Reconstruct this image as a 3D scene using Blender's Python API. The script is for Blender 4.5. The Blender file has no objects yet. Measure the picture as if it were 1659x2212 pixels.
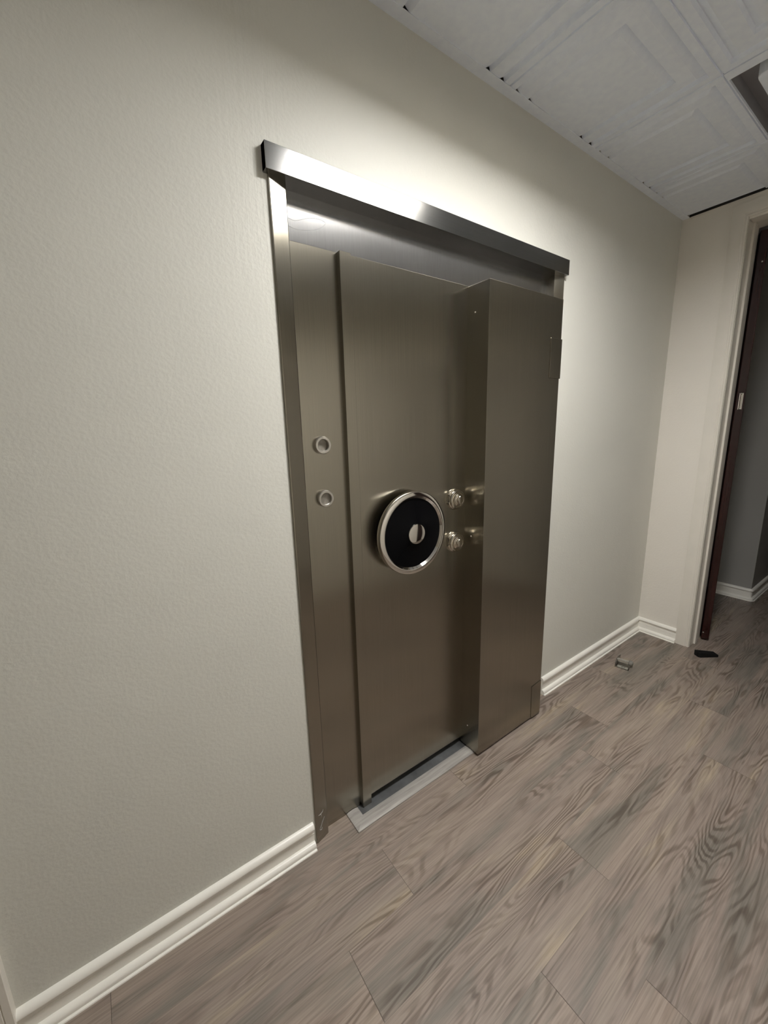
import bpy, bmesh, math, random
from mathutils import Vector, Matrix
random.seed(7)
S = bpy.context.scene
COL = S.collection

# ------------------------------------------------------------------ camera, light, exposure
CAM = Vector((-0.5047, -1.1706, 1.5276))
RT = Vector((0.8131514, -0.58146997, -0.02602856))
UP = Vector((0.13887654, 0.15039521, 0.97882306))
FW = Vector((0.56524164, 0.7995461, -0.20304661))
cd = bpy.data.cameras.new('camera')
cd.sensor_fit = 'VERTICAL'
cd.sensor_height = 24.0
cd.lens = 862.825 / 2212 * 24.0
cd.clip_start = 0.02
cam = bpy.data.objects.new('camera', cd)
COL.objects.link(cam)
m = Matrix((RT, UP, -FW)).transposed().to_4x4()
m.translation = CAM
cam.matrix_world = m
S.camera = cam

w = bpy.data.worlds.new('world')
S.world = w
w.use_nodes = True
w.node_tree.nodes['Background'].inputs[0].default_value = (0.5, 0.52, 0.55, 1)
w.node_tree.nodes['Background'].inputs[1].default_value = 0.0
S.view_settings.view_transform = 'Standard'
S.view_settings.look = 'None'
S.view_settings.gamma = 1.0
S.view_settings.use_curve_mapping = False
S.view_settings.exposure = 0.0
LAMP_STRENGTH = 95.0          # emission of the ceiling lamp's diffuser
LAMP_COLOR = (1.0, 0.985, 0.96)
S.cycles.max_bounces = 12
S.cycles.diffuse_bounces = 8
S.cycles.glossy_bounces = 6
S.cycles.sample_clamp_indirect = 8.0

# ------------------------------------------------------------------ materials
def new_mat(name):
    mt = bpy.data.materials.new(name)
    mt.use_nodes = True
    nt = mt.node_tree
    return mt, nt, nt.nodes['Principled BSDF']

def N(nt, typ, **kw):
    n = nt.nodes.new(typ)
    for k, v in kw.items():
        if k.startswith('in_'):
            n.inputs[int(k[3:])].default_value = v
        else:
            setattr(n, k, v)
    return n

def lk(nt, a, b):
    nt.links.new(a, b)

def ramp(nt, stops, interp='LINEAR'):
    r = nt.nodes.new('ShaderNodeValToRGB')
    r.color_ramp.interpolation = interp
    e = r.color_ramp.elements
    while len(e) < len(stops):
        e.new(0.5)
    for i, (p, c) in enumerate(stops):
        e[i].position = p
        e[i].color = (*c, 1) if len(c) == 3 else c
    return r

def coords(nt, scale=(1, 1, 1)):
    tc = N(nt, 'ShaderNodeTexCoord')
    mp = N(nt, 'ShaderNodeMapping')
    mp.inputs['Scale'].default_value = scale
    lk(nt, tc.outputs['Object'], mp.inputs[0])
    return mp.outputs[0]

def plain(name, color, rough=0.5, metal=0.0, noise=0.06, nscale=12.0, bump=0.0, bscale=200.0, coat=0.0, spec=0.5):
    mt, nt, b = new_mat(name)
    co = coords(nt)
    nz = N(nt, 'ShaderNodeTexNoise')
    nz.inputs['Scale'].default_value = nscale
    nz.inputs['Detail'].default_value = 4
    lk(nt, co, nz.inputs['Vector'])
    lo = tuple(c * (1 - noise) for c in color)
    hi = tuple(min(1, c * (1 + noise)) for c in color)
    r = ramp(nt, [(0.3, lo), (0.7, hi)])
    lk(nt, nz.outputs['Fac'], r.inputs[0])
    lk(nt, r.outputs[0], b.inputs['Base Color'])
    b.inputs['Roughness'].default_value = rough
    b.inputs['Metallic'].default_value = metal
    b.inputs['Specular IOR Level'].default_value = spec
    b.inputs['Coat Weight'].default_value = coat
    if bump:
        n2 = N(nt, 'ShaderNodeTexNoise')
        n2.inputs['Scale'].default_value = bscale
        n2.inputs['Detail'].default_value = 3
        lk(nt, co, n2.inputs['Vector'])
        bp = N(nt, 'ShaderNodeBump')
        bp.inputs['Strength'].default_value = bump
        bp.inputs['Distance'].default_value = 0.002
        lk(nt, n2.outputs['Fac'], bp.inputs['Height'])
        lk(nt, bp.outputs[0], b.inputs['Normal'])
    return mt

def wall_paint(name, color, streaks=False, patch=None):
    mt, nt, b = new_mat(name)
    co = coords(nt)
    big = N(nt, 'ShaderNodeTexNoise'); big.inputs['Scale'].default_value = 1.6; big.inputs['Detail'].default_value = 3
    lk(nt, co, big.inputs['Vector'])
    r = ramp(nt, [(0.25, tuple(c * 0.97 for c in color)), (0.75, tuple(c * 1.03 for c in color))])
    lk(nt, big.outputs['Fac'], r.inputs[0])
    lk(nt, r.outputs[0], b.inputs['Base Color'])
    b.inputs['Roughness'].default_value = 0.46
    b.inputs['Specular IOR Level'].default_value = 0.28
    # orange-peel roller texture
    n1 = N(nt, 'ShaderNodeTexNoise'); n1.inputs['Scale'].default_value = 95; n1.inputs['Detail'].default_value = 3
    lk(nt, co, n1.inputs['Vector'])
    n2 = N(nt, 'ShaderNodeTexNoise'); n2.inputs['Scale'].default_value = 9; n2.inputs['Detail'].default_value = 4
    lk(nt, co, n2.inputs['Vector'])
    ad = N(nt, 'ShaderNodeMath', operation='MULTIPLY_ADD'); ad.inputs[1].default_value = 2.2
    lk(nt, n2.outputs['Fac'], ad.inputs[0]); lk(nt, n1.outputs['Fac'], ad.inputs[2])
    h = ad.outputs[0]
    if streaks:
        # vertical brush drags beside the vault frame and a stippled band above it
        tc = N(nt, 'ShaderNodeTexCoord')
        sx = N(nt, 'ShaderNodeSeparateXYZ'); lk(nt, tc.outputs['Object'], sx.inputs[0])
        mp = N(nt, 'ShaderNodeMapping'); mp.inputs['Scale'].default_value = (70, 1, 6)
        mp.inputs['Rotation'].default_value = (0, 0.15, 0)
        lk(nt, tc.outputs['Object'], mp.inputs[0])
        n3 = N(nt, 'ShaderNodeTexNoise'); n3.inputs['Scale'].default_value = 1; n3.inputs['Detail'].default_value = 3
        lk(nt, mp.outputs[0], n3.inputs['Vector'])
        mr = N(nt, 'ShaderNodeMapRange'); mr.inputs['From Min'].default_value = -0.22; mr.inputs['From Max'].default_value = -0.04
        mr.interpolation_type = 'SMOOTHSTEP'
        lk(nt, sx.outputs['X'], mr.inputs['Value'])
        lt = N(nt, 'ShaderNodeMath', operation='LESS_THAN'); lt.inputs[1].default_value = 0.02
        lk(nt, sx.outputs['X'], lt.inputs[0])
        zr = N(nt, 'ShaderNodeMapRange'); zr.inputs['From Min'].default_value = 1.75; zr.inputs['From Max'].default_value = 2.1; lk(nt, sx.outputs['Z'], zr.inputs['Value'])
        m0 = N(nt, 'ShaderNodeMath', operation='MULTIPLY'); lk(nt, mr.outputs[0], m0.inputs[0]); lk(nt, zr.outputs[0], m0.inputs[1])
        m1 = N(nt, 'ShaderNodeMath', operation='MULTIPLY'); lk(nt, m0.outputs[0], m1.inputs[0]); lk(nt, lt.outputs[0], m1.inputs[1])
        m2 = N(nt, 'ShaderNodeMath', operation='MULTIPLY'); lk(nt, m1.outputs[0], m2.inputs[0]); lk(nt, n3.outputs['Fac'], m2.inputs[1])
        m3 = N(nt, 'ShaderNodeMath', operation='MULTIPLY_ADD'); m3.inputs[1].default_value = 1.6
        lk(nt, m2.outputs[0], m3.inputs[0]); lk(nt, h, m3.inputs[2]); h = m3.outputs[0]
        # stipple arc
        d = N(nt, 'ShaderNodeVectorMath', operation='DISTANCE'); d.inputs[1].default_value = (0.30, 0.0, 1.78)
        lk(nt, tc.outputs['Object'], d.inputs[0])
        ms = N(nt, 'ShaderNodeMath', operation='SUBTRACT'); ms.inputs[1].default_value = 0.80; lk(nt, d.outputs['Value'], ms.inputs[0])
        ma = N(nt, 'ShaderNodeMath', operation='ABSOLUTE'); lk(nt, ms.outputs[0], ma.inputs[0])
        mk = N(nt, 'ShaderNodeMapRange'); mk.inputs['From Min'].default_value = 0.035; mk.inputs['From Max'].default_value = 0.0
        mk.interpolation_type = 'SMOOTHSTEP'; lk(nt, ma.outputs[0], mk.inputs['Value'])
        gx = N(nt, 'ShaderNodeMapRange'); gx.inputs['From Min'].default_value = 0.1; gx.inputs['From Max'].default_value = 0.35
        lk(nt, sx.outputs['X'], gx.inputs['Value'])
        mg = N(nt, 'ShaderNodeMath', operation='MULTIPLY'); lk(nt, mk.outputs[0], mg.inputs[0]); lk(nt, gx.outputs[0], mg.inputs[1])
        n4 = N(nt, 'ShaderNodeTexNoise'); n4.inputs['Scale'].default_value = 260; n4.inputs['Detail'].default_value = 2
        lk(nt, tc.outputs['Object'], n4.inputs['Vector'])
        mh = N(nt, 'ShaderNodeMath', operation='MULTIPLY'); lk(nt, mg.outputs[0], mh.inputs[0]); lk(nt, n4.outputs['Fac'], mh.inputs[1])
        mi = N(nt, 'ShaderNodeMath', operation='MULTIPLY_ADD'); mi.inputs[1].default_value = 0.8
        lk(nt, mh.outputs[0], mi.inputs[0]); lk(nt, h, mi.inputs[2]); h = mi.outputs[0]
    bp = N(nt, 'ShaderNodeBump'); bp.inputs['Strength'].default_value = 0.42; bp.inputs['Distance'].default_value = 0.002
    lk(nt, h, bp.inputs['Height']); lk(nt, bp.outputs[0], b.inputs['Normal'])
    return mt

def brushed(name, color, rough, aniso, grain='Z', smudge=0.0, bump=0.05):
    """brushed stainless steel; grain runs along Z (vertical) or X (along the wall)"""
    mt, nt, b = new_mat(name)
    sc = (420, 420, 3.0) if grain == 'Z' else (3.0, 420, 420)
    co = coords(nt, sc)
    nz = N(nt, 'ShaderNodeTexNoise'); nz.inputs['Scale'].default_value = 1.0; nz.inputs['Detail'].default_value = 3
    lk(nt, co, nz.inputs['Vector'])
    c2 = coords(nt)
    cl = N(nt, 'ShaderNodeTexNoise'); cl.inputs['Scale'].default_value = 5.0; cl.inputs['Detail'].default_value = 6
    lk(nt, c2, cl.inputs['Vector'])
    r = ramp(nt, [(0.3, tuple(c * 0.95 for c in color)), (0.7, tuple(c * 1.05 for c in color))])
    lk(nt, nz.outputs['Fac'], r.inputs[0])
    lk(nt, r.outputs[0], b.inputs['Base Color'])
    b.inputs['Metallic'].default_value = 1.0
    rr = N(nt, 'ShaderNodeMapRange'); rr.inputs['From Min'].default_value = 0.3; rr.inputs['From Max'].default_value = 0.7
    rr.inputs['To Min'].default_value = rough * 0.96; rr.inputs['To Max'].default_value = rough * (1.05 + smudge)
    lk(nt, cl.outputs['Fac'], rr.inputs['Value'])
    lk(nt, rr.outputs[0], b.inputs['Roughness'])
    b.inputs['Anisotropic'].default_value = aniso
    g = N(nt, 'ShaderNodeNewGeometry')
    if grain == 'Z':
        cr = N(nt, 'ShaderNodeVectorMath', operation='CROSS_PRODUCT')
        cr.inputs[1].default_value = (0, 0, 1)
        lk(nt, g.outputs['True Normal'], cr.inputs[0])
        lk(nt, cr.outputs[0], b.inputs['Tangent'])
    else:
        cr = N(nt, 'ShaderNodeVectorMath', operation='CROSS_PRODUCT')
        cr.inputs[1].default_value = (1, 0, 0)
        lk(nt, g.outputs['True Normal'], cr.inputs[0])
        lk(nt, cr.outputs[0], b.inputs['Tangent'])
    bp = N(nt, 'ShaderNodeBump'); bp.inputs['Strength'].default_value = bump; bp.inputs['Distance'].default_value = 0.0004
    lk(nt, nz.outputs['Fac'], bp.inputs['Height']); lk(nt, bp.outputs[0], b.inputs['Normal'])
    return mt

def wood_floor():
    mt, nt, b = new_mat('grey_brown_oak_planks')
    tc = N(nt, 'ShaderNodeTexCoord')
    at = N(nt, 'ShaderNodeAttribute'); at.attribute_name = 'plank'
    # shift the pattern for every plank
    off = N(nt, 'ShaderNodeVectorMath', operation='MULTIPLY_ADD')
    off.inputs[1].default_value = (17.3, 9.1, 5.7)
    cx = N(nt, 'ShaderNodeCombineXYZ')
    for i in range(3):
        lk(nt, at.outputs['Fac'], cx.inputs[i])
    lk(nt, cx.outputs[0], off.inputs[0]); lk(nt, tc.outputs['Object'], off.inputs[2])
    P = off.outputs[0]
    def noise(scale, detail=3, rough=0.5, dist=0.0):
        mp = N(nt, 'ShaderNodeMapping'); mp.inputs['Scale'].default_value = scale
        lk(nt, P, mp.inputs[0])
        n = N(nt, 'ShaderNodeTexNoise'); n.inputs['Scale'].default_value = 1
        n.inputs['Detail'].default_value = detail; n.inputs['Roughness'].default_value = rough
        n.inputs['Distortion'].default_value = dist
        lk(nt, mp.outputs[0], n.inputs['Vector'])
        return n.outputs['Fac']
    field = noise((1.0, 7.0, 1), 3, 0.42, 0.3)
    mul = N(nt, 'ShaderNodeMath', operation='MULTIPLY'); mul.inputs[1].default_value = 150
    lk(nt, field, mul.inputs[0])
    sn = N(nt, 'ShaderNodeMath', operation='SINE'); lk(nt, mul.outputs[0], sn.inputs[0])
    rings = ramp(nt, [(0.30, (0, 0, 0)), (0.9, (1, 1, 1))])
    m01 = N(nt, 'ShaderNodeMath', operation='MULTIPLY_ADD'); m01.inputs[1].default_value = 0.5; m01.inputs[2].default_value = 0.5
    lk(nt, sn.outputs[0], m01.inputs[0]); lk(nt, m01.outputs[0], rings.inputs[0])
    fib = noise((5, 230, 1), 4, 0.6)
    tone = noise((1.1, 8.0, 1), 4, 0.6, 0.5)
    tone2 = noise((2.2, 12, 1), 3, 0.5, 0.4)
    base = ramp(nt, [(0.28, (0.162, 0.146, 0.127)), (0.40, (0.210, 0.185, 0.158)), (0.50, (0.272, 0.222, 0.190)), (0.60, (0.296, 0.246, 0.206)), (0.74, (0.395, 0.322, 0.232))])
    lk(nt, tone, base.inputs[0])
    # grain rings darken, only where the mask is on
    msk = ramp(nt, [(0.42, (0, 0, 0)), (0.62, (1, 1, 1))]); lk(nt, tone2, msk.inputs[0])
    mm = N(nt, 'ShaderNodeMath', operation='MULTIPLY'); lk(nt, rings.outputs[0], mm.inputs[0]); lk(nt, msk.outputs[0], mm.inputs[1])
    mm2 = N(nt, 'ShaderNodeMath', operation='MULTIPLY'); lk(nt, mm.outputs[0], mm2.inputs[0]); mm2.inputs[1].default_value = 0.75
    mx = N(nt, 'ShaderNodeMix', data_type='RGBA', blend_type='MULTIPLY')
    lk(nt, mm2.outputs[0], mx.inputs[0]); lk(nt, base.outputs[0], mx.inputs[6]); mx.inputs[7].default_value = (0.42, 0.37, 0.33, 1)
    fr = ramp(nt, [(0.30, (0.74, 0.735, 0.73)), (0.62, (1.10, 1.10, 1.10))]); lk(nt, fib, fr.inputs[0])
    mx2 = N(nt, 'ShaderNodeMix', data_type='RGBA', blend_type='MULTIPLY'); mx2.inputs[0].default_value = 1.0
    lk(nt, mx.outputs[2], mx2.inputs[6]); lk(nt, fr.outputs[0], mx2.inputs[7])
    # per-plank tint
    pr = N(nt, 'ShaderNodeMath', operation='FRACT')
    pm = N(nt, 'ShaderNodeMath', operation='MULTIPLY'); pm.inputs[1].default_value = 7.77; lk(nt, at.outputs['Fac'], pm.inputs[0]); lk(nt, pm.outputs[0], pr.inputs[0])
    pt = ramp(nt, [(0.0, (0.92, 0.92, 0.925)), (0.5, (1.0, 0.99, 0.98)), (1.0, (1.08, 1.06, 1.03))]); lk(nt, pr.outputs[0], pt.inputs[0])
    mx3 = N(nt, 'ShaderNodeMix', data_type='RGBA', blend_type='MULTIPLY'); mx3.inputs[0].default_value = 1.0
    lk(nt, mx2.outputs[2], mx3.inputs[6]); lk(nt, pt.outputs[0], mx3.inputs[7])
    lk(nt, mx3.outputs[2], b.inputs['Base Color'])
    b.inputs['Roughness'].default_value = 0.42
    b.inputs['Specular IOR Level'].default_value = 0.4
    bp = N(nt, 'ShaderNodeBump'); bp.inputs['Strength'].default_value = 0.12; bp.inputs['Distance'].default_value = 0.001
    lk(nt, fib, bp.inputs['Height']); lk(nt, bp.outputs[0], b.inputs['Normal'])
    return mt

def mahogany():
    mt, nt, b = new_mat('dark_mahogany_varnish')
    co = coords(nt, (30, 30, 2))
    n = N(nt, 'ShaderNodeTexNoise'); n.inputs['Scale'].default_value = 1; n.inputs['Detail'].default_value = 4
    lk(nt, co, n.inputs['Vector'])
    r = ramp(nt, [(0.3, (0.010, 0.0025, 0.002)), (0.7, (0.026, 0.006, 0.005))]); lk(nt, n.outputs['Fac'], r.inputs[0])
    lk(nt, r.outputs[0], b.inputs['Base Color'])
    b.inputs['Roughness'].default_value = 0.25
    b.inputs['Specular IOR Level'].default_value = 0.3
    b.inputs['Coat Weight'].default_value = 0.15
    b.inputs['Coat Roughness'].default_value = 0.1
    return mt

def reducer_wood():
    mt, nt, b = new_mat('grey_laminate_reducer')
    co = coords(nt, (6, 90, 90))
    n = N(nt, 'ShaderNodeTexNoise'); n.inputs['Scale'].default_value = 1; n.inputs['Detail'].default_value = 5; n.inputs['Distortion'].default_value = 0.4
    lk(nt, co, n.inputs['Vector'])
    r = ramp(nt, [(0.3, (0.25, 0.235, 0.22)), (0.7, (0.42, 0.40, 0.37))]); lk(nt, n.outputs['Fac'], r.inputs[0])
    lk(nt, r.outputs[0], b.inputs['Base Color'])
    b.inputs['Roughness'].default_value = 0.35
    return mt

WALL = wall_paint('beige_wall_paint', (0.66, 0.655, 0.60), streaks=True)
WALL2 = wall_paint('cream_wall_paint', (0.80, 0.765, 0.70))
WALL3 = wall_paint('dimmed_grey_hall_paint', (0.34, 0.335, 0.315))  # light grey hall walls, darkened: the room's dimness is put into the colour
TRIM = plain('cream_gloss_trim_paint', (0.88, 0.86, 0.80), 0.32, noise=0.02)
CASE = plain('cream_casing_paint', (0.76, 0.725, 0.655), 0.35, noise=0.02)
TILE = plain('white_ceiling_tile', (0.85, 0.90, 1.0), 0.7, noise=0.03, nscale=40, bump=0.15, bscale=500)
FLOOR = wood_floor()
STEEL = brushed('brushed_steel_vertical', (0.335, 0.312, 0.262), 0.245, 0.85, 'Z', 0.0)
STEEL_H = brushed('brushed_steel_header', (0.25, 0.25, 0.25), 0.20, 0.5, 'X', 0.0)
STEEL_F = brushed('scratched_steel_fascia', (0.44, 0.44, 0.44), 0.235, 0.8, 'Z', 0.0, 0.12)
STEEL_R = brushed('turned_steel_rings', (0.56, 0.54, 0.50), 0.30, 0.2, 'Z')
DULL = plain('dull_pewter', (0.30, 0.28, 0.25), 0.55, 1.0, noise=0.15, nscale=60)
CHROME = plain('polished_chrome', (0.74, 0.72, 0.68), 0.06, 1.0, noise=0.01)
NICKEL = plain('polished_nickel', (0.66, 0.62, 0.54), 0.14, 1.0, noise=0.02)
BLACK = plain('black_satin_enamel', (0.002, 0.002, 0.0025), 0.24, noise=0.05, spec=0.06)
RUBBER = plain('black_rubber', (0.006, 0.006, 0.006), 0.65, noise=0.1, spec=0.25)
SLATE = plain('dark_slate_sill', (0.085, 0.088, 0.09), 0.5, noise=0.35, nscale=14)
DARK = plain('dark_gap_shade_and_mark', (0.03, 0.03, 0.03), 0.5, noise=0.1)
GREYP = plain('grey_recess_and_dim_ceiling', (0.30, 0.29, 0.30), 0.6, noise=0.03)
JOINT = plain('plank_joint_core', (0.09, 0.07, 0.055), 0.7)
WOOD = mahogany()
REDU = reducer_wood()
GREYRUB = plain('grey_rubber_tip', (0.20, 0.19, 0.165), 0.55, noise=0.05)
STOPM = plain('worn_plated_steel', (0.22, 0.21, 0.19), 0.30, 1.0, noise=0.1)
STICK = plain('clear_sticker', (0.33, 0.32, 0.27), 0.35, noise=0.12, nscale=80)
SMEAR = plain('pale_paint_smear', (0.34, 0.33, 0.31), 0.5, noise=0.1)
SCR = plain('bright_scratch', (0.55, 0.57, 0.60), 0.5, 0.0, noise=0.05)
LAMPM, nt, b = new_mat('lamp_diffuser_glow')
b.inputs['Base Color'].default_value = (0.8, 0.8, 0.8, 1)
b.inputs['Emission Color'].default_value = (*LAMP_COLOR, 1)
b.inputs['Emission Strength'].default_value = LAMP_STRENGTH

# ------------------------------------------------------------------ mesh helpers
def obj(name, bm, mat, parent=None, smooth=None, bevel=0.0, seg=2):
    me = bpy.data.meshes.new(name)
    bmesh.ops.recalc_face_normals(bm, faces=bm.faces[:])
    bm.to_mesh(me); bm.free()
    me.materials.append(mat)
    o = bpy.data.objects.new(name, me)
    COL.objects.link(o)
    if parent is not None:
        o.parent = parent
        if parent.type == 'EMPTY':
            o.matrix_parent_inverse = Matrix.Translation(-parent.location)
        elif parent.parent is not None:
            o.matrix_parent_inverse = Matrix.Identity(4)
    if smooth is not None:
        for p in me.polygons:
            p.use_smooth = True
        try:
            me.set_sharp_from_angle(angle=math.radians(smooth))
        except Exception:
            pass
    if bevel:
        md = o.modifiers.new('bevel', 'BEVEL')
        md.width = bevel; md.segments = seg; md.limit_method = 'ANGLE'; md.angle_limit = math.radians(40)
    return o

def struct(name, bm, mat, **kw):
    o = obj(name, bm, mat, **kw)
    if o.parent is None:
        o['kind'] = 'structure'
    return o

def thing(name, label, cat, loc, group=None):
    o = bpy.data.objects.new(name, None)
    o.empty_display_size = 0.1
    COL.objects.link(o)
    o.location = loc
    o['label'] = label; o['category'] = cat
    if group:
        o['group'] = group
    return o

def box(x0, x1, y0, y1, z0, z1, bm=None):
    bm = bm or bmesh.new()
    v = [bm.verts.new((x, y, z)) for x in (x0, x1) for y in (y0, y1) for z in (z0, z1)]
    for f in ((0, 1, 3, 2), (4, 6, 7, 5), (0, 4, 5, 1), (2, 3, 7, 6), (0, 2, 6, 4), (1, 5, 7, 3)):
        bm.faces.new([v[i] for i in f])
    return bm

def prism(poly, axis, a, b, bm=None):
    """extrude a 2-D polygon along an axis; poly gives the two other coordinates in xyz order"""
    bm = bm or bmesh.new()
    def P(p, t):
        q = list(p); q.insert(axis, t); return q
    A = [bm.verts.new(P(p, a)) for p in poly]
    B = [bm.verts.new(P(p, b)) for p in poly]
    n = len(poly)
    bm.faces.new(A); bm.faces.new(B[::-1])
    for i in range(n):
        bm.faces.new((A[i], A[(i + 1) % n], B[(i + 1) % n], B[i]))
    return bm

def lathe(profile, cx, cz, seg=64, bm=None, rfun=None, cap=True):
    """profile of (radius, y) turned about the Y axis through (cx, cz)"""
    bm = bm or bmesh.new()
    rings = []
    for r, y in profile:
        if r < 1e-6:
            rings.append([bm.verts.new((cx, y, cz))])
        else:
            rings.append([bm.verts.new((cx + r * (rfun(2 * math.pi * i / seg) if rfun else 1) * math.cos(2 * math.pi * i / seg), y,
                                        cz + r * (rfun(2 * math.pi * i / seg) if rfun else 1) * math.sin(2 * math.pi * i / seg))) for i in range(seg)])
    for a, b_ in zip(rings, rings[1:]):
        for i in range(seg):
            j = (i + 1) % seg
            if len(a) == 1 and len(b_) == 1:
                continue
            if len(a) == 1:
                bm.faces.new((a[0], b_[i], b_[j]))
            elif len(b_) == 1:
                bm.faces.new((a[i], a[j], b_[0]))
            else:
                bm.faces.new((a[i], a[j], b_[j], b_[i]))
    if cap:
        if len(rings[0]) > 1:
            bm.faces.new(rings[0])
        if len(rings[-1]) > 1:
            bm.faces.new(rings[-1][::-1])
    return bm

def tube(pts, r, seg=10, bm=None, cap=True, radii=None):
    bm = bm or bmesh.new()
    pts = [Vector(p) for p in pts]
    rings = []
    for i, p in enumerate(pts):
        t = (pts[min(i + 1, len(pts) - 1)] - pts[max(i - 1, 0)]).normalized()
        a = t.cross(Vector((0, 0, 1)))
        if a.length < 0.05:
            a = t.cross(Vector((0, 1, 0)))
        a.normalize(); b_ = t.cross(a).normalized()
        rr = radii[i] if radii else r
        rings.append([bm.verts.new(p + rr * (a * math.cos(2 * math.pi * k / seg) + b_ * math.sin(2 * math.pi * k / seg))) for k in range(seg)])
    for A, B in zip(rings, rings[1:]):
        for k in range(seg):
            j = (k + 1) % seg
            bm.faces.new((A[k], A[j], B[j], B[k]))
    if cap:
        bm.faces.new(rings[0]); bm.faces.new(rings[-1][::-1])
    return bm

# ------------------------------------------------------------------ room shell
H = 2.743
XC = 2.6378            # end wall
YF = -2.05             # wall across the corridor
XL = -2.6
YO, YO2, ZO = -0.328, -1.24, 2.632      # doorway in the end wall
XR = XC + 0.19

# floor: one mesh of planks
PW, PL = 0.183, 1.286
row_joint = {0: 0.604, 1: 0.154, 2: -0.096, 3: 0.715, 4: 0.322, 5: 0.543, 6: 0.05, 7: 1.0, 8: 0.4}
bm = bmesh.new()
plank_vals = []
g = 0.0006
def quad(x0, x1, y0, y1, z, val):
    v = [bm.verts.new(p) for p in ((x0, y0, z), (x1, y0, z), (x1, y1, z), (x0, y1, z))]
    bm.faces.new(v); plank_vals.append(val)
for r in range(-4, 14):
    ya = 0.015 - PW * r          # upper edge of the row
    yb = ya - PW
    if yb < -2.5:
        break
    j = row_joint.get(r, random.uniform(0, PL))
    k0 = math.floor((XL - 0.4 - j) / PL)
    x = j + k0 * PL
    while x < 6.3:
        quad(x + g, x + PL - g, yb + 0.00015, ya - 0.00015, 0.0, random.random())
        x += PL
nplank = len(plank_vals)
fl = struct('floor', bm, FLOOR)
at = fl.data.attributes.new('plank', 'FLOAT', 'FACE')
for i, v in enumerate(plank_vals):
    at.data[i].value = v
# dark core showing in the joints between planks
sb = box(XL - 0.3, 6.3, -2.5, 1.0, -0.05, -0.0012)
o = obj('subfloor', sb, JOINT, fl)

# long wall with the vault opening
wl = prism([(XL, 0), (-0.030, 0), (-0.030, 2.21), (1.386, 2.21), (1.386, 0), (XC + 0.0, 0), (XC, 2.80), (XL, 2.80)], 1, 0.0, 0.16)
struct('wall_back', wl, WALL)
# end wall with doorway
we = prism([(0.16, 0), (YO + 0.012, 0), (YO + 0.012, ZO - 0.012), (YO2 - 0.012, ZO - 0.012), (YO2 - 0.012, 0), (YF - 0.12, 0), (YF - 0.12, 2.80), (0.16, 2.80)], 0, XC, XR)
struct('wall_right', we, WALL2)
struct('wall_front', box(XL, XC, YF - 0.12, YF, 0, 2.80), WALL2)
struct('wall_left', box(XL - 0.12, XL, YF - 0.12, 0.16, 0, 2.80), WALL2)
# room beyond the doorway
XB, YB = 3.90, -0.364
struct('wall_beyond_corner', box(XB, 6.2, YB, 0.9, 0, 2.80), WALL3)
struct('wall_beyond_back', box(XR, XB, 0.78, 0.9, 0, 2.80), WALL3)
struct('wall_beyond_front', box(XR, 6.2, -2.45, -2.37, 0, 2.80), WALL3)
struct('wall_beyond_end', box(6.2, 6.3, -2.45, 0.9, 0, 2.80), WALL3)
struct('ceiling_beyond', box(XR, 6.2, -2.37, 0.78, H, H + 0.05), GREYP)  # darker grey than a lit ceiling, the unlit look is in the colour

# ceiling: coffered tiles laid edge to edge
TP = 0.607
X0, Y0 = 0.9115, -0.494
prof = [(0.0, 0.006), (0.0025, 0.006), (0.004, 0.0), (0.031, 0.0), (0.036, 0.013), (0.039, 0.013), (0.060, 0.0), (0.108, 0.0),
        (0.113, 0.013), (0.116, 0.013), (0.137, 0.0)]
VENT = (1, 1)      # tile cell taken by the recessed vent
def tile(bm, x0, y0):
    prev = None
    for t, dz in prof:
        ring = [bm.verts.new((x0 + t if sx else x0 + TP - t, y0 + t if sy else y0 + TP - t, H + dz)) for sx, sy in ((1, 1), (0, 1), (0, 0), (1, 0))]
        if prev:
            for i in range(4):
                bm.faces.new((prev[i], prev[(i + 1) % 4], ring[(i + 1) % 4], ring[i]))
        prev = ring
    bm.faces.new(prev)
bm = bmesh.new()
for i in range(-6, 3):
    for jy in range(-4, 1):
        x0 = X0 + TP * i; y0 = Y0 + TP * jy
        if (i, jy) == (1, -1):
            continue
        tile(bm, x0, y0)
for co, no in (((0, -0.035, 0), (0, 1, 0)), ((XC - 0.016, 0, 0), (1, 0, 0)), ((0, YF, 0), (0, -1, 0)), ((XL, 0, 0), (-1, 0, 0))):
    bmesh.ops.bisect_plane(bm, geom=bm.verts[:] + bm.edges[:] + bm.faces[:], plane_co=co, plane_no=no, clear_outer=True)
struct('ceiling', bm, TILE)
# closed dark plenum above the tiles
struct('ceiling_void', box(XL - 0.1, XR, YF - 0.1, 0.16, H + 0.12, H + 0.14), DARK)
# metal wall angle along the vault wall, a thin lip on the end wall
struct('trim_1', prism([(0, H - 0.0025), (-0.038, H - 0.0025), (-0.038, H - 0.0005), (-0.0012, H - 0.0005), (-0.0012, H + 0.022), (0, H + 0.022)], 0, XL, XC), TILE)
struct('ceiling_gap_shade', box(XC - 0.0015, XC, -2.04, -0.036, H - 0.001, H + 0.11), DARK)  # added dark strip, paints the shade inside the gap between ceiling and end wall
struct('trim_2', box(XC - 0.004, XC, -2.04, -0.04, H - 0.010, H - 0.003), CASE)

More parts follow.
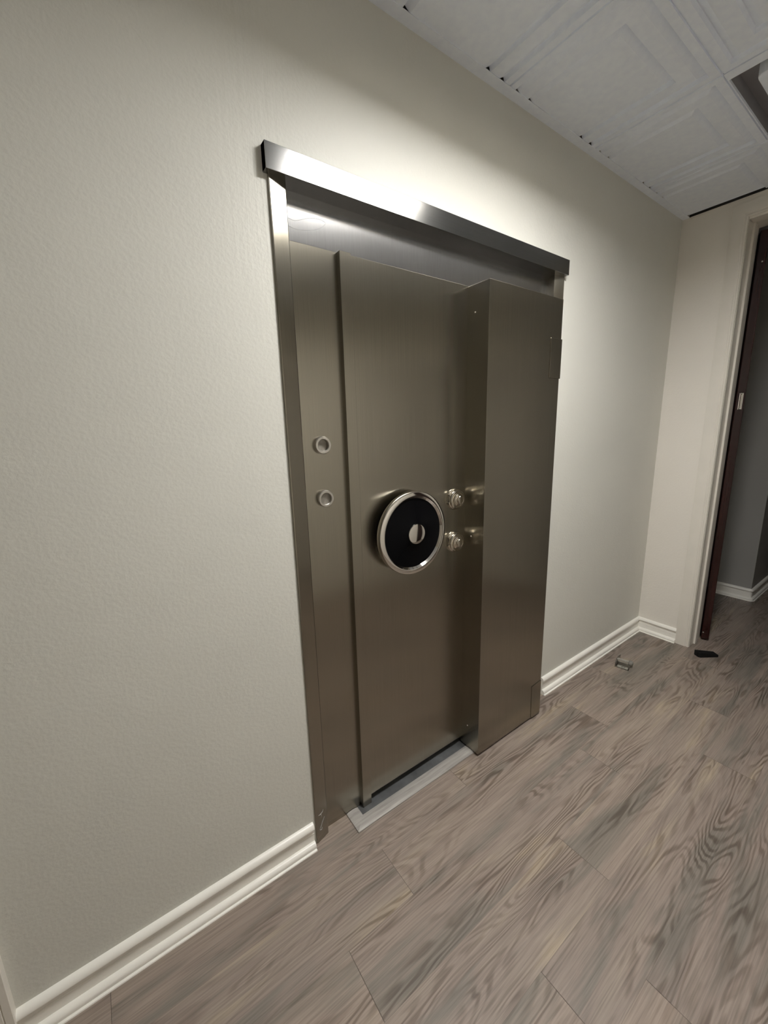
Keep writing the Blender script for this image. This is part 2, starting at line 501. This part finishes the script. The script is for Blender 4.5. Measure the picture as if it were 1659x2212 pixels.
# baseboards: sloped cap, flat face with a scored line, quarter-round shoe
BP = [(0, 0.104), (-0.005, 0.1035), (-0.013, 0.0990), (-0.0175, 0.091), (-0.0180, 0.0855), (-0.0174, 0.0845), (-0.0090, 0.0840), (-0.0085, 0.062), (-0.0098, 0.061), (-0.0098, 0.059), (-0.0085, 0.058),
      (-0.0085, 0.0275), (-0.0140, 0.0268), (-0.0200, 0.0235), (-0.0240, 0.018), (-0.0248, 0.012), (-0.0235, 0.0055), (-0.0295, 0.0035), (-0.0305, 0), (0, 0)]
struct('baseboard_back', prism(BP, 0, 1.399, XC - 0.0), TRIM, smooth=35)
struct('baseboard_left', prism(BP, 0, -0.868, -0.0412), TRIM, smooth=35)
bm = bmesh.new()
prism([(XC + p[0], p[1]) for p in BP], 1, -0.0, -0.2497, bm)
struct('baseboard_right', bm, TRIM, smooth=35)
# baseboard round the corner beyond the doorway (rounded outside corner)
bm = bmesh.new()
def sweep(path, prof2, bm):
    """path of (x, y, nx, ny) with outward normals; prof2 of (out, z)"""
    rings = [[bm.verts.new((x - nx * p[0], y - ny * p[0], p[1])) for p in prof2] for x, y, nx, ny in path]
    n = len(prof2)
    for A, B in zip(rings, rings[1:]):
        for i in range(n - 1):
            bm.faces.new((A[i], A[i + 1], B[i + 1], B[i]))
path = [(XB, 0.75, -1, 0), (XB, YB + 0.012, -1, 0)]
for k in range(1, 6):
    a = math.pi / 2 * k / 6
    path.append((XB + 0.012 - 0.012 * math.cos(a), YB + 0.012 - 0.012 * math.sin(a), -math.cos(a), -math.sin(a)))
path += [(XB + 0.012, YB, 0, -1), (6.2, YB, 0, -1)]
sweep(path, BP, bm)
struct('baseboard_beyond', bm, TRIM, smooth=35)

# doorway: casing, jamb lining with stop, dark door swung open
def frame_sweep(bm, prof3, ya, yb, zt, xw, sgn):
    """mitred casing round an opening; prof3 of (offset from the opening, proud of the wall)"""
    rings = []
    for o_, pr_ in prof3:
        x = xw + sgn * pr_
        rings.append([bm.verts.new(p) for p in ((x, ya + o_, 0), (x, ya + o_, zt + o_), (x, yb - o_, zt + o_), (x, yb - o_, 0))])
    for A, B in zip(rings, rings[1:]):
        for i in range(3):
            bm.faces.new((A[i], A[i + 1], B[i + 1], B[i]))
CP = [(0.0, 0.0), (0.0, 0.008), (0.004, 0.011), (0.009, 0.011), (0.012, 0.008), (0.017, 0.0085), (0.022, 0.0125), (0.070, 0.0125), (0.074, 0.011), (0.079, 0.011), (0.082, 0.0)]
bm = bmesh.new()
frame_sweep(bm, CP, YO, YO2, ZO, XC, -1)
dr = struct('door_1', bm, CASE, smooth=30)
dr['label'] = 'cream painted door casing round the open doorway'
bm = bmesh.new()
box(XC + 0.001, XR, YO - 0.002, YO + 0.012, 0, ZO + 0.012, bm)
box(XC + 0.001, XR, YO2 - 0.012, YO2 + 0.002, 0, ZO + 0.012, bm)
box(XC + 0.001, XR, YO2, YO, ZO, ZO + 0.012, bm)
obj('jamb_lining', bm, CASE, dr)
bm = bmesh.new()
box(XC + 0.075, XC + 0.115, YO - 0.013, YO - 0.002, 0, ZO, bm)
box(XC + 0.075, XC + 0.115, YO2 + 0.002, YO2 + 0.013, 0, ZO, bm)
box(XC + 0.075, XC + 0.115, YO2, YO, ZO - 0.013, ZO, bm)
obj('door_stop_bead', bm, CASE, dr, bevel=0.001)

# second doorway casing at the near left edge of the vault wall
CP2 = [(-0.868, 0.0), (-0.868, -0.020), (-0.870, -0.022), (-0.884, -0.022), (-0.886, -0.019), (-0.888, -0.022), (-0.950, -0.020), (-0.955, 0.0)]
struct('trim_3', prism(CP2, 2, 0, 2.12), CASE, smooth=30)

# mahogany closet door across the corridor, seen mirrored in the hub of the handwheel
d2 = struct('door_2', box(2.09, 2.60, YF, YF + 0.035, 0.008, 2.12), WOOD, bevel=0.003)
d2['label'] = 'narrow closed mahogany closet door opposite the vault'
bm = bmesh.new()
for za, zb in ((0.2, 0.95), (1.1, 1.98)):
    box(2.19, 2.49, YF + 0.035, YF + 0.043, za, zb, bm)
obj('raised_panel', bm, WOOD, d2, bevel=0.006)

# open door leaf in the doorway
t = thing('open_door', 'dark mahogany door standing open beyond the cream doorway, seen edge on', 'door', (2.83, -0.36, 0))
A_OPEN = math.radians(22)
dv = Vector((math.cos(A_OPEN), math.sin(A_OPEN), 0)); dn = Vector((-math.sin(A_OPEN), math.cos(A_OPEN), 0))
D0 = Vector((2.828, -0.383, 0))
def dbox(a0, a1, c0, c1, z0, z1):
    bm = bmesh.new()
    v = [bm.verts.new(D0 + dv * a + dn * c + Vector((0, 0, z))) for a in (a0, a1) for c in (c0, c1) for z in (z0, z1)]
    for f in ((0, 1, 3, 2), (4, 6, 7, 5), (0, 4, 5, 1), (2, 3, 7, 6), (0, 2, 6, 4), (1, 5, 7, 3)):
        bm.faces.new([v[i] for i in f])
    return bm
obj('door_panel', dbox(0, 0.86, 0, 0.042, 0.012, 2.60), WOOD, t, bevel=0.002)
hg = obj('hinge_plate', dbox(-0.003, 0, 0.010, 0.030, 1.590, 1.690), CHROME, t, bevel=0.0008)
hp = D0 + dv * -0.007 + dn * 0.020
obj('hinge_knuckle', tube([hp + Vector((0, 0, 1.600)), hp + Vector((0, 0, 1.680))], 0.0055, 12), CHROME, hg, smooth=40)
for zz in (1.594, 1.686):
    bm = bmesh.new(); bmesh.ops.create_uvsphere(bm, u_segments=12, v_segments=8, radius=0.0062, matrix=Matrix.Translation(hp + Vector((0, 0, zz))))
    obj('finial', bm, CHROME, hg, smooth=60)
for cc, zz in ((0.016, 2.431), (0.034, 0.061)):
    bm = bmesh.new(); bmesh.ops.create_uvsphere(bm, u_segments=12, v_segments=8, radius=0.006, matrix=Matrix.Translation(D0 + dn * cc + Vector((0, 0, zz))))
    obj('screw_head', bm, CHROME, t, smooth=60)

# ------------------------------------------------------------------ ceiling fixtures
t = thing('ceiling_light', 'white rectangular lamp with glowing diffuser fixed to the ceiling before the vault door', 'ceiling light', (0.73, -0.92, H))
LX0, LX1, LY0, LY1 = 0.38, 1.05, -0.92, -0.645
LD = 0.077                      # depth of the lamp's skirt
bm = bmesh.new()
def ringl(o_, z):
    return [bm.verts.new(p) for p in ((LX0 - o_, LY0 - o_, z), (LX1 + o_, LY0 - o_, z), (LX1 + o_, LY1 + o_, z), (LX0 - o_, LY1 + o_, z))]
R_ = [ringl(0.012, H - 0.0005), ringl(0.012, H - LD), ringl(0.002, H - LD), ringl(0.002, H - 0.0005)]
for A, B in zip(R_, R_[1:]):
    for i in range(4):
        bm.faces.new((A[i], A[(i + 1) % 4], B[(i + 1) % 4], B[i]))
bm.faces.new(R_[3])
obj('housing', bm, CASE, t)
obj('diffuser', box(LX0 + 0.004, LX1 - 0.004, LY0 + 0.004, LY1 - 0.004, H - 0.012, H - 0.003), LAMPM, t, bevel=0.002, seg=2)

vx0, vy1 = X0 + TP, Y0
vx1, vy0 = vx0 + TP, vy1 - TP
t = thing('ceiling_vent', 'recessed grey ceiling vent with a pale rounded plate between the tiles', 'vent', ((vx0 + vx1) / 2, (vy0 + vy1) / 2, H))
bm = bmesh.new()
def ringz(ox, oy, z):
    return [bm.verts.new(p) for p in ((vx0 + ox, vy0 + oy, z), (vx1 - ox, vy0 + oy, z), (vx1 - ox, vy1 - oy, z), (vx0 + ox, vy1 - oy, z))]
R_ = [ringz(0.003, 0.0015, H + 0.02), ringz(0.003, 0.0015, H), ringz(0.047, 0.005, H), ringz(0.047, 0.005, H + 0.01)]
for A, B in zip(R_, R_[1:]):
    for i in range(4):
        bm.faces.new((A[i], A[(i + 1) % 4], B[(i + 1) % 4], B[i]))
obj('frame', bm, TILE, t)
bm = bmesh.new()
R_ = [ringz(0.047, 0.005, H + 0.01), ringz(0.049, 0.007, H + 0.055)]
for i in range(4):
    bm.faces.new((R_[0][i], R_[0][(i + 1) % 4], R_[1][(i + 1) % 4], R_[1][i]))
bm.faces.new(R_[1])
obj('recess', bm, GREYP, t)
bm = bmesh.new()
pts = []
pox, poy, pr_ = 0.110, 0.066, 0.028
for cx_, cy_, a0 in ((vx1 - pox - pr_, vy1 - poy - pr_, 0), (vx0 + pox + pr_, vy1 - poy - pr_, 90), (vx0 + pox + pr_, vy0 + poy + pr_, 180), (vx1 - pox - pr_, vy0 + poy + pr_, 270)):
    for k in range(7):
        a = math.radians(a0 + 15 * k)
        pts.append((cx_ + pr_ * math.cos(a), cy_ + pr_ * math.sin(a)))
prism(pts, 2, H - 0.002, H + 0.05, bm)
obj('plate', bm, TILE, t, bevel=0.006, seg=3)

# ------------------------------------------------------------------ the vault door
V = thing('vault_door', 'large brushed steel vault door with a black handwheel set in the beige wall', 'vault door', (0.67, 0.0, 0.0))
YFA, YPA, YST, YLE, YPI = 0.0431, 0.0286, 0.0092, 0.0139, -0.094
obj('header', box(-0.042, 1.3912, -0.0243, 0.05, 2.2032, 2.2669), STEEL_H, V, bevel=0.0012)
jl = [(-0.0306, 0.10), (-0.0306, -0.0054), (-0.027, -0.0066), (0.0225, 0.0070), (0.0252, 0.0095), (0.0252, 0.10)]
obj('jamb', prism(jl, 2, 0.0, 2.2032), STEEL, V, smooth=25)
jr = [(1.386, 0.10), (1.386, -0.0054), (1.382, -0.0066), (1.333, 0.0070), (1.330, 0.0095), (1.330, 0.10)]
obj('jamb', prism(jr, 2, 0.0, 2.2032), STEEL, V, smooth=25)
fa = obj('fascia', prism([(0.0482, 2.0), (0.0410, 2.2032), (0.10, 2.2032), (0.10, 2.0)], 0, 0.0252, 1.330), STEEL_F, V)
pn = obj('lock_panel', box(0.0252, 0.1885, YPA, 0.10, 0.0, 2.0693), STEEL, V, bevel=0.0012, seg=3)
obj('edge_strip', box(0.1875, 0.2284, YST, 0.095, 0.004, 2.0689), STEEL, V, bevel=0.0012, seg=3)
lf = obj('door_leaf', box(0.2284, 0.7700, YLE, 0.10, 0.040, 2.0645), STEEL, V, bevel=0.0012, seg=3)
hc = obj('hinge_cover', box(0.7618, 1.2458, YPI, 0.06, 0.0125, 2.0615), STEEL, V, bevel=0.0012, seg=3)
for zz in (1.960, 1.064, 0.126):
    bm = bmesh.new(); bmesh.ops.create_uvsphere(bm, u_segments=14, v_segments=8, radius=0.0042, matrix=Matrix.Translation((0.7612, -0.0245, zz)) @ Matrix.Scale(0.6, 4, (1, 0, 0)))
    obj('screw', bm, CHROME, hc, smooth=60)
# hinge plates on the right edge of the cover
obj('hinge_plate', box(1.1665, 1.2490, YPI - 0.0035, -0.06, 1.730, 1.897), STEEL, V, bevel=0.0010)
bm = prism([(1.1715, 0.010), (1.2462, 0.010), (1.2462, 0.205), (1.1660, 0.197)], 1, YPI - 0.0025, -0.06)
obj('hinge_plate', bm, STEEL, V, bevel=0.0006)

# key ring escutcheons on the lock panel
for zz, dpt in ((1.4815, 0.027), (1.3050, 0.0235)):
    o = obj('lock_ring', lathe([(0.0265, 0.0295), (0.0285, 0.0280), (0.0285, 0.0165), (0.0265, 0.0140), (0.0205, 0.0140), (0.0190, 0.0155), (0.0190, 0.0290)], 0.0995, zz, 48, cap=False), STEEL_R, V, smooth=35)
    obj('lock_cup', lathe([(0.0190, dpt), (0.0, dpt + 0.0008)], 0.0995, zz, 40, cap=False), DULL, o)

# handwheel
CX, CZ = 0.432, 1.139
hw = obj('handwheel', lathe([(0.139, -0.0180), (0.152, -0.0180), (0.1585, -0.0205), (0.1600, -0.0240), (0.1600, -0.0400), (0.1585, -0.0430), (0.1560, -0.0445), (0.1420, -0.0455),
                             (0.1405, -0.0452), (0.1335, -0.0375), (0.1335, -0.0220), (0.139, -0.0180)], CX, CZ, 128, cap=False), CHROME, V, smooth=28)
obj('wheel_dish', lathe([(0.0, -0.020), (0.1335, -0.022), (0.1335, -0.0375), (0.118, -0.0390), (0.085, -0.0430), (0.055, -0.0485), (0.040, -0.0530), (0.0, -0.0530)], CX, CZ, 96), BLACK, hw, smooth=30)
obj('hub_cap', lathe([(0.0385, -0.0500), (0.0388, -0.0560), (0.0375, -0.0580), (0.034, -0.0586), (0.017, -0.0592), (0.0, -0.0594)], CX, CZ, 64), CHROME, hw, smooth=40)
obj('shaft', lathe([(0.042, YLE), (0.042, 0.006), (0.030, 0.002), (0.030, -0.020)], CX, CZ, 48), NICKEL, hw, smooth=40)

# two combination spindles right of the wheel
def ear(a):
    d = math.degrees(a) % 180
    return 1.0 if 10 < d < 150 else 0.93
def hexr(a):
    k = (math.degrees(a) + 12) % 60 - 30
    return min(1.0, 0.94 / math.cos(math.radians(k)))
for cx_, cz_ in ((0.698, 1.231), (0.697, 1.046)):
    o = obj('dial_base', lathe([(0.0445, YLE), (0.0455, 0.0100), (0.0430, 0.0030), (0.0400, 0.0020)], cx_, cz_, 72, rfun=ear), NICKEL, V, smooth=25)
    obj('dial_ring', lathe([(0.0390, 0.0030), (0.0395, -0.0060), (0.0375, -0.0090), (0.0345, -0.0095), (0.0330, -0.0070), (0.0270, -0.0070), (0.0255, -0.0120), (0.0225, -0.0145), (0.0, -0.0145)], cx_, cz_, 64), NICKEL, o, smooth=25)
    obj('dial_knob', lathe([(0.0230, -0.0130), (0.0215, -0.0165), (0.0190, -0.0175), (0.0185, -0.0245), (0.0172, -0.0260), (0.0150, -0.0262), (0.0142, -0.0256), (0.0, -0.0256)], cx_, cz_, 60, rfun=hexr), NICKEL, o, smooth=25)

# scratches on the fascia, paint smear at the jamb foot
def flat_tube(name, pts, r, mat, parent):
    return obj(name, tube(pts, r, 6), mat, parent, smooth=60)
sc_pts = [(0.030, 2.139), (0.040, 2.134), (0.055, 2.131), (0.066, 2.132), (0.085, 2.140), (0.108, 2.149), (0.127, 2.153), (0.147, 2.154), (0.160, 2.151), (0.163, 2.147),
          (0.152, 2.136), (0.138, 2.127), (0.115, 2.118), (0.092, 2.113), (0.070, 2.110), (0.050, 2.111), (0.036, 2.115), (0.030, 2.120)]
flat_tube('scratch', [(x, 0.0482 - (z - 2.0) * 0.03543 - 0.0001, z) for x, z in sc_pts], 0.0004, SCR, fa)
sm = [[(-0.017, 0.118), (-0.008, 0.116), (0.002, 0.119), (0.006, 0.127)], [(-0.007, 0.116), (-0.004, 0.108), (-0.004, 0.099)],
      [(0.010, 0.090), (0.000, 0.078), (-0.009, 0.062), (-0.016, 0.052)], [(-0.015, 0.050), (-0.007, 0.046), (-0.003, 0.053)]]
bm = bmesh.new()
for s in sm:
    pts = [(x, -0.0066 + (x + 0.027) * 0.0136 / 0.0495 - 0.0002, z) for x, z in s]
    tube(pts, 0.0012, 6, bm, radii=[0.0009] + [0.0016] * (len(pts) - 2) + [0.0008])
obj('paint_smear', bm, SMEAR, V, smooth=60)

# dark sill under the leaf
obj('sill', box(0.1690, 0.7700, -0.0130, 0.09, 0.0, 0.0035), SLATE, V)

# grey reducer strip round the sill: long piece with a mitred return
RP = [(0.0, 0.0), (0.0, 0.0045), (0.010, 0.0075), (0.026, 0.0085), (0.042, 0.0075), (0.0527, 0.0035), (0.0527, 0.0)]
t = thing('threshold_strip', 'grey wood-look reducer strip laid round the sill of the vault door', 'floor trim', (0.45, -0.04, 0))
def mitre(bm, long_):
    if long_:
        A = [bm.verts.new((0.1167 + p[0] * 0.99, -0.066 + p[0], p[1])) for p in RP]
        B = [bm.verts.new((0.778, -0.066 + p[0], p[1])) for p in RP]
    else:
        A = [bm.verts.new((0.1167 + p[0] * 0.99, -0.066 + p[0], p[1])) for p in RP]
        B = [bm.verts.new((0.1167 + p[0] * 0.99, 0.0275, p[1])) for p in RP]
    n = len(RP)
    bm.faces.new(A); bm.faces.new(B[::-1])
    for i in range(n):
        bm.faces.new((A[i], A[(i + 1) % n], B[(i + 1) % n], B[i]))
    return bm
obj('long_strip', mitre(bmesh.new(), True), REDU, t, smooth=30)
obj('return_strip', mitre(bmesh.new(), False), REDU, t, smooth=30)

# ------------------------------------------------------------------ small things on the floor
# chrome door stop lying by the baseboard
DX, DY = 2.052, -0.127
ux, uy = 0.22, -0.9755                          # along the barrel
px, py = -uy, ux                                # across
def L(a, c, z):
    return (DX + ux * a + px * c, DY + uy * a + py * c, z)
def obox(a0, a1, c0, c1, z0, z1, bm=None):
    bm = bm or bmesh.new()
    v = [bm.verts.new(L(a, c, z)) for a in (a0, a1) for c in (c0, c1) for z in (z0, z1)]
    for f in ((0, 1, 3, 2), (4, 6, 7, 5), (0, 4, 5, 1), (2, 3, 7, 6), (0, 2, 6, 4), (1, 5, 7, 3)):
        bm.faces.new([v[i] for i in f])
    return bm
t = thing('door_stop', 'small chrome door stop with a rubber tip standing loose on the floor by the baseboard', 'door stop', (DX, DY, 0))
obj('base_plate', obox(0.0, 0.072, -0.045, 0.030, 0.0, 0.003), STOPM, t, bevel=0.0008)
bm = bmesh.new()
prof_b = [(-0.047, 0.0), (0.090, 0.0), (0.090, 0.024), (0.030, 0.044), (0.018, 0.047), (-0.012, 0.047), (-0.030, 0.040), (-0.047, 0.030)]
A = [bm.verts.new(L(-0.0045, c, z)) for c, z in prof_b]; B = [bm.verts.new(L(0.0, c, z)) for c, z in prof_b]
bm.faces.new(A); bm.faces.new(B[::-1])
n = len(prof_b)
for i in range(n):
    bm.faces.new((A[i], A[(i + 1) % n], B[(i + 1) % n], B[i]))
obj('bracket', bm, STOPM, t, bevel=0.0006)
bl = obj('barrel', tube([L(0.0, 0.003, 0.030), L(0.012, 0.003, 0.030), L(0.0125, 0.003, 0.030), L(0.015, 0.003, 0.030), L(0.0155, 0.003, 0.030), L(0.062, 0.003, 0.030)], 0.013, 24, radii=[0.0135, 0.0135, 0.0115, 0.0115, 0.0135, 0.0135]), CHROME, t, smooth=40)
obj('rubber_tip', tube([L(0.062, 0.003, 0.030), L(0.065, 0.003, 0.030), L(0.078, 0.003, 0.030), L(0.084, 0.003, 0.030), L(0.087, 0.003, 0.030)], 0.014, 20, radii=[0.013, 0.0165, 0.0165, 0.013, 0.006]), GREYRUB, t, smooth=50)
st = obj('sticker', obox(0.006, 0.066, -0.040, -0.014, 0.003, 0.0034), STICK, t)
bm = tube([L(0.034, -0.034, 0.0036), L(0.030, -0.026, 0.0036), L(0.036, -0.022, 0.0036), L(0.050, -0.023, 0.0036)], 0.0012, 6)
obj('sticker_mark', bm, DARK, st)

# black rubber wedge by the doorway
WX, WY = 2.545, -0.400
ang = math.atan2(-0.075, 0.105)
ux, uy = math.cos(ang), math.sin(ang); px, py = -uy, ux
def L2(a, c, z):
    return (WX + ux * a + px * c, WY + uy * a + py * c, z)
bm = bmesh.new()
out = [(0.010, -0.022), (0.000, -0.012), (0.000, 0.022), (0.128, 0.022), (0.128, -0.022)]
A = [bm.verts.new(L2(a, c, 0.0)) for a, c in out]
B = [bm.verts.new(L2(a, c, 0.036 - 0.018 * a / 0.128)) for a, c in out]
bm.faces.new(A); bm.faces.new(B[::-1])
for i in range(5):
    bm.faces.new((A[i], A[(i + 1) % 5], B[(i + 1) % 5], B[i]))
o = obj('door_wedge', bm, RUBBER, bevel=0.003)
o['label'] = 'black rubber door wedge lying on the floor in front of the open doorway'
o['category'] = 'door wedge'
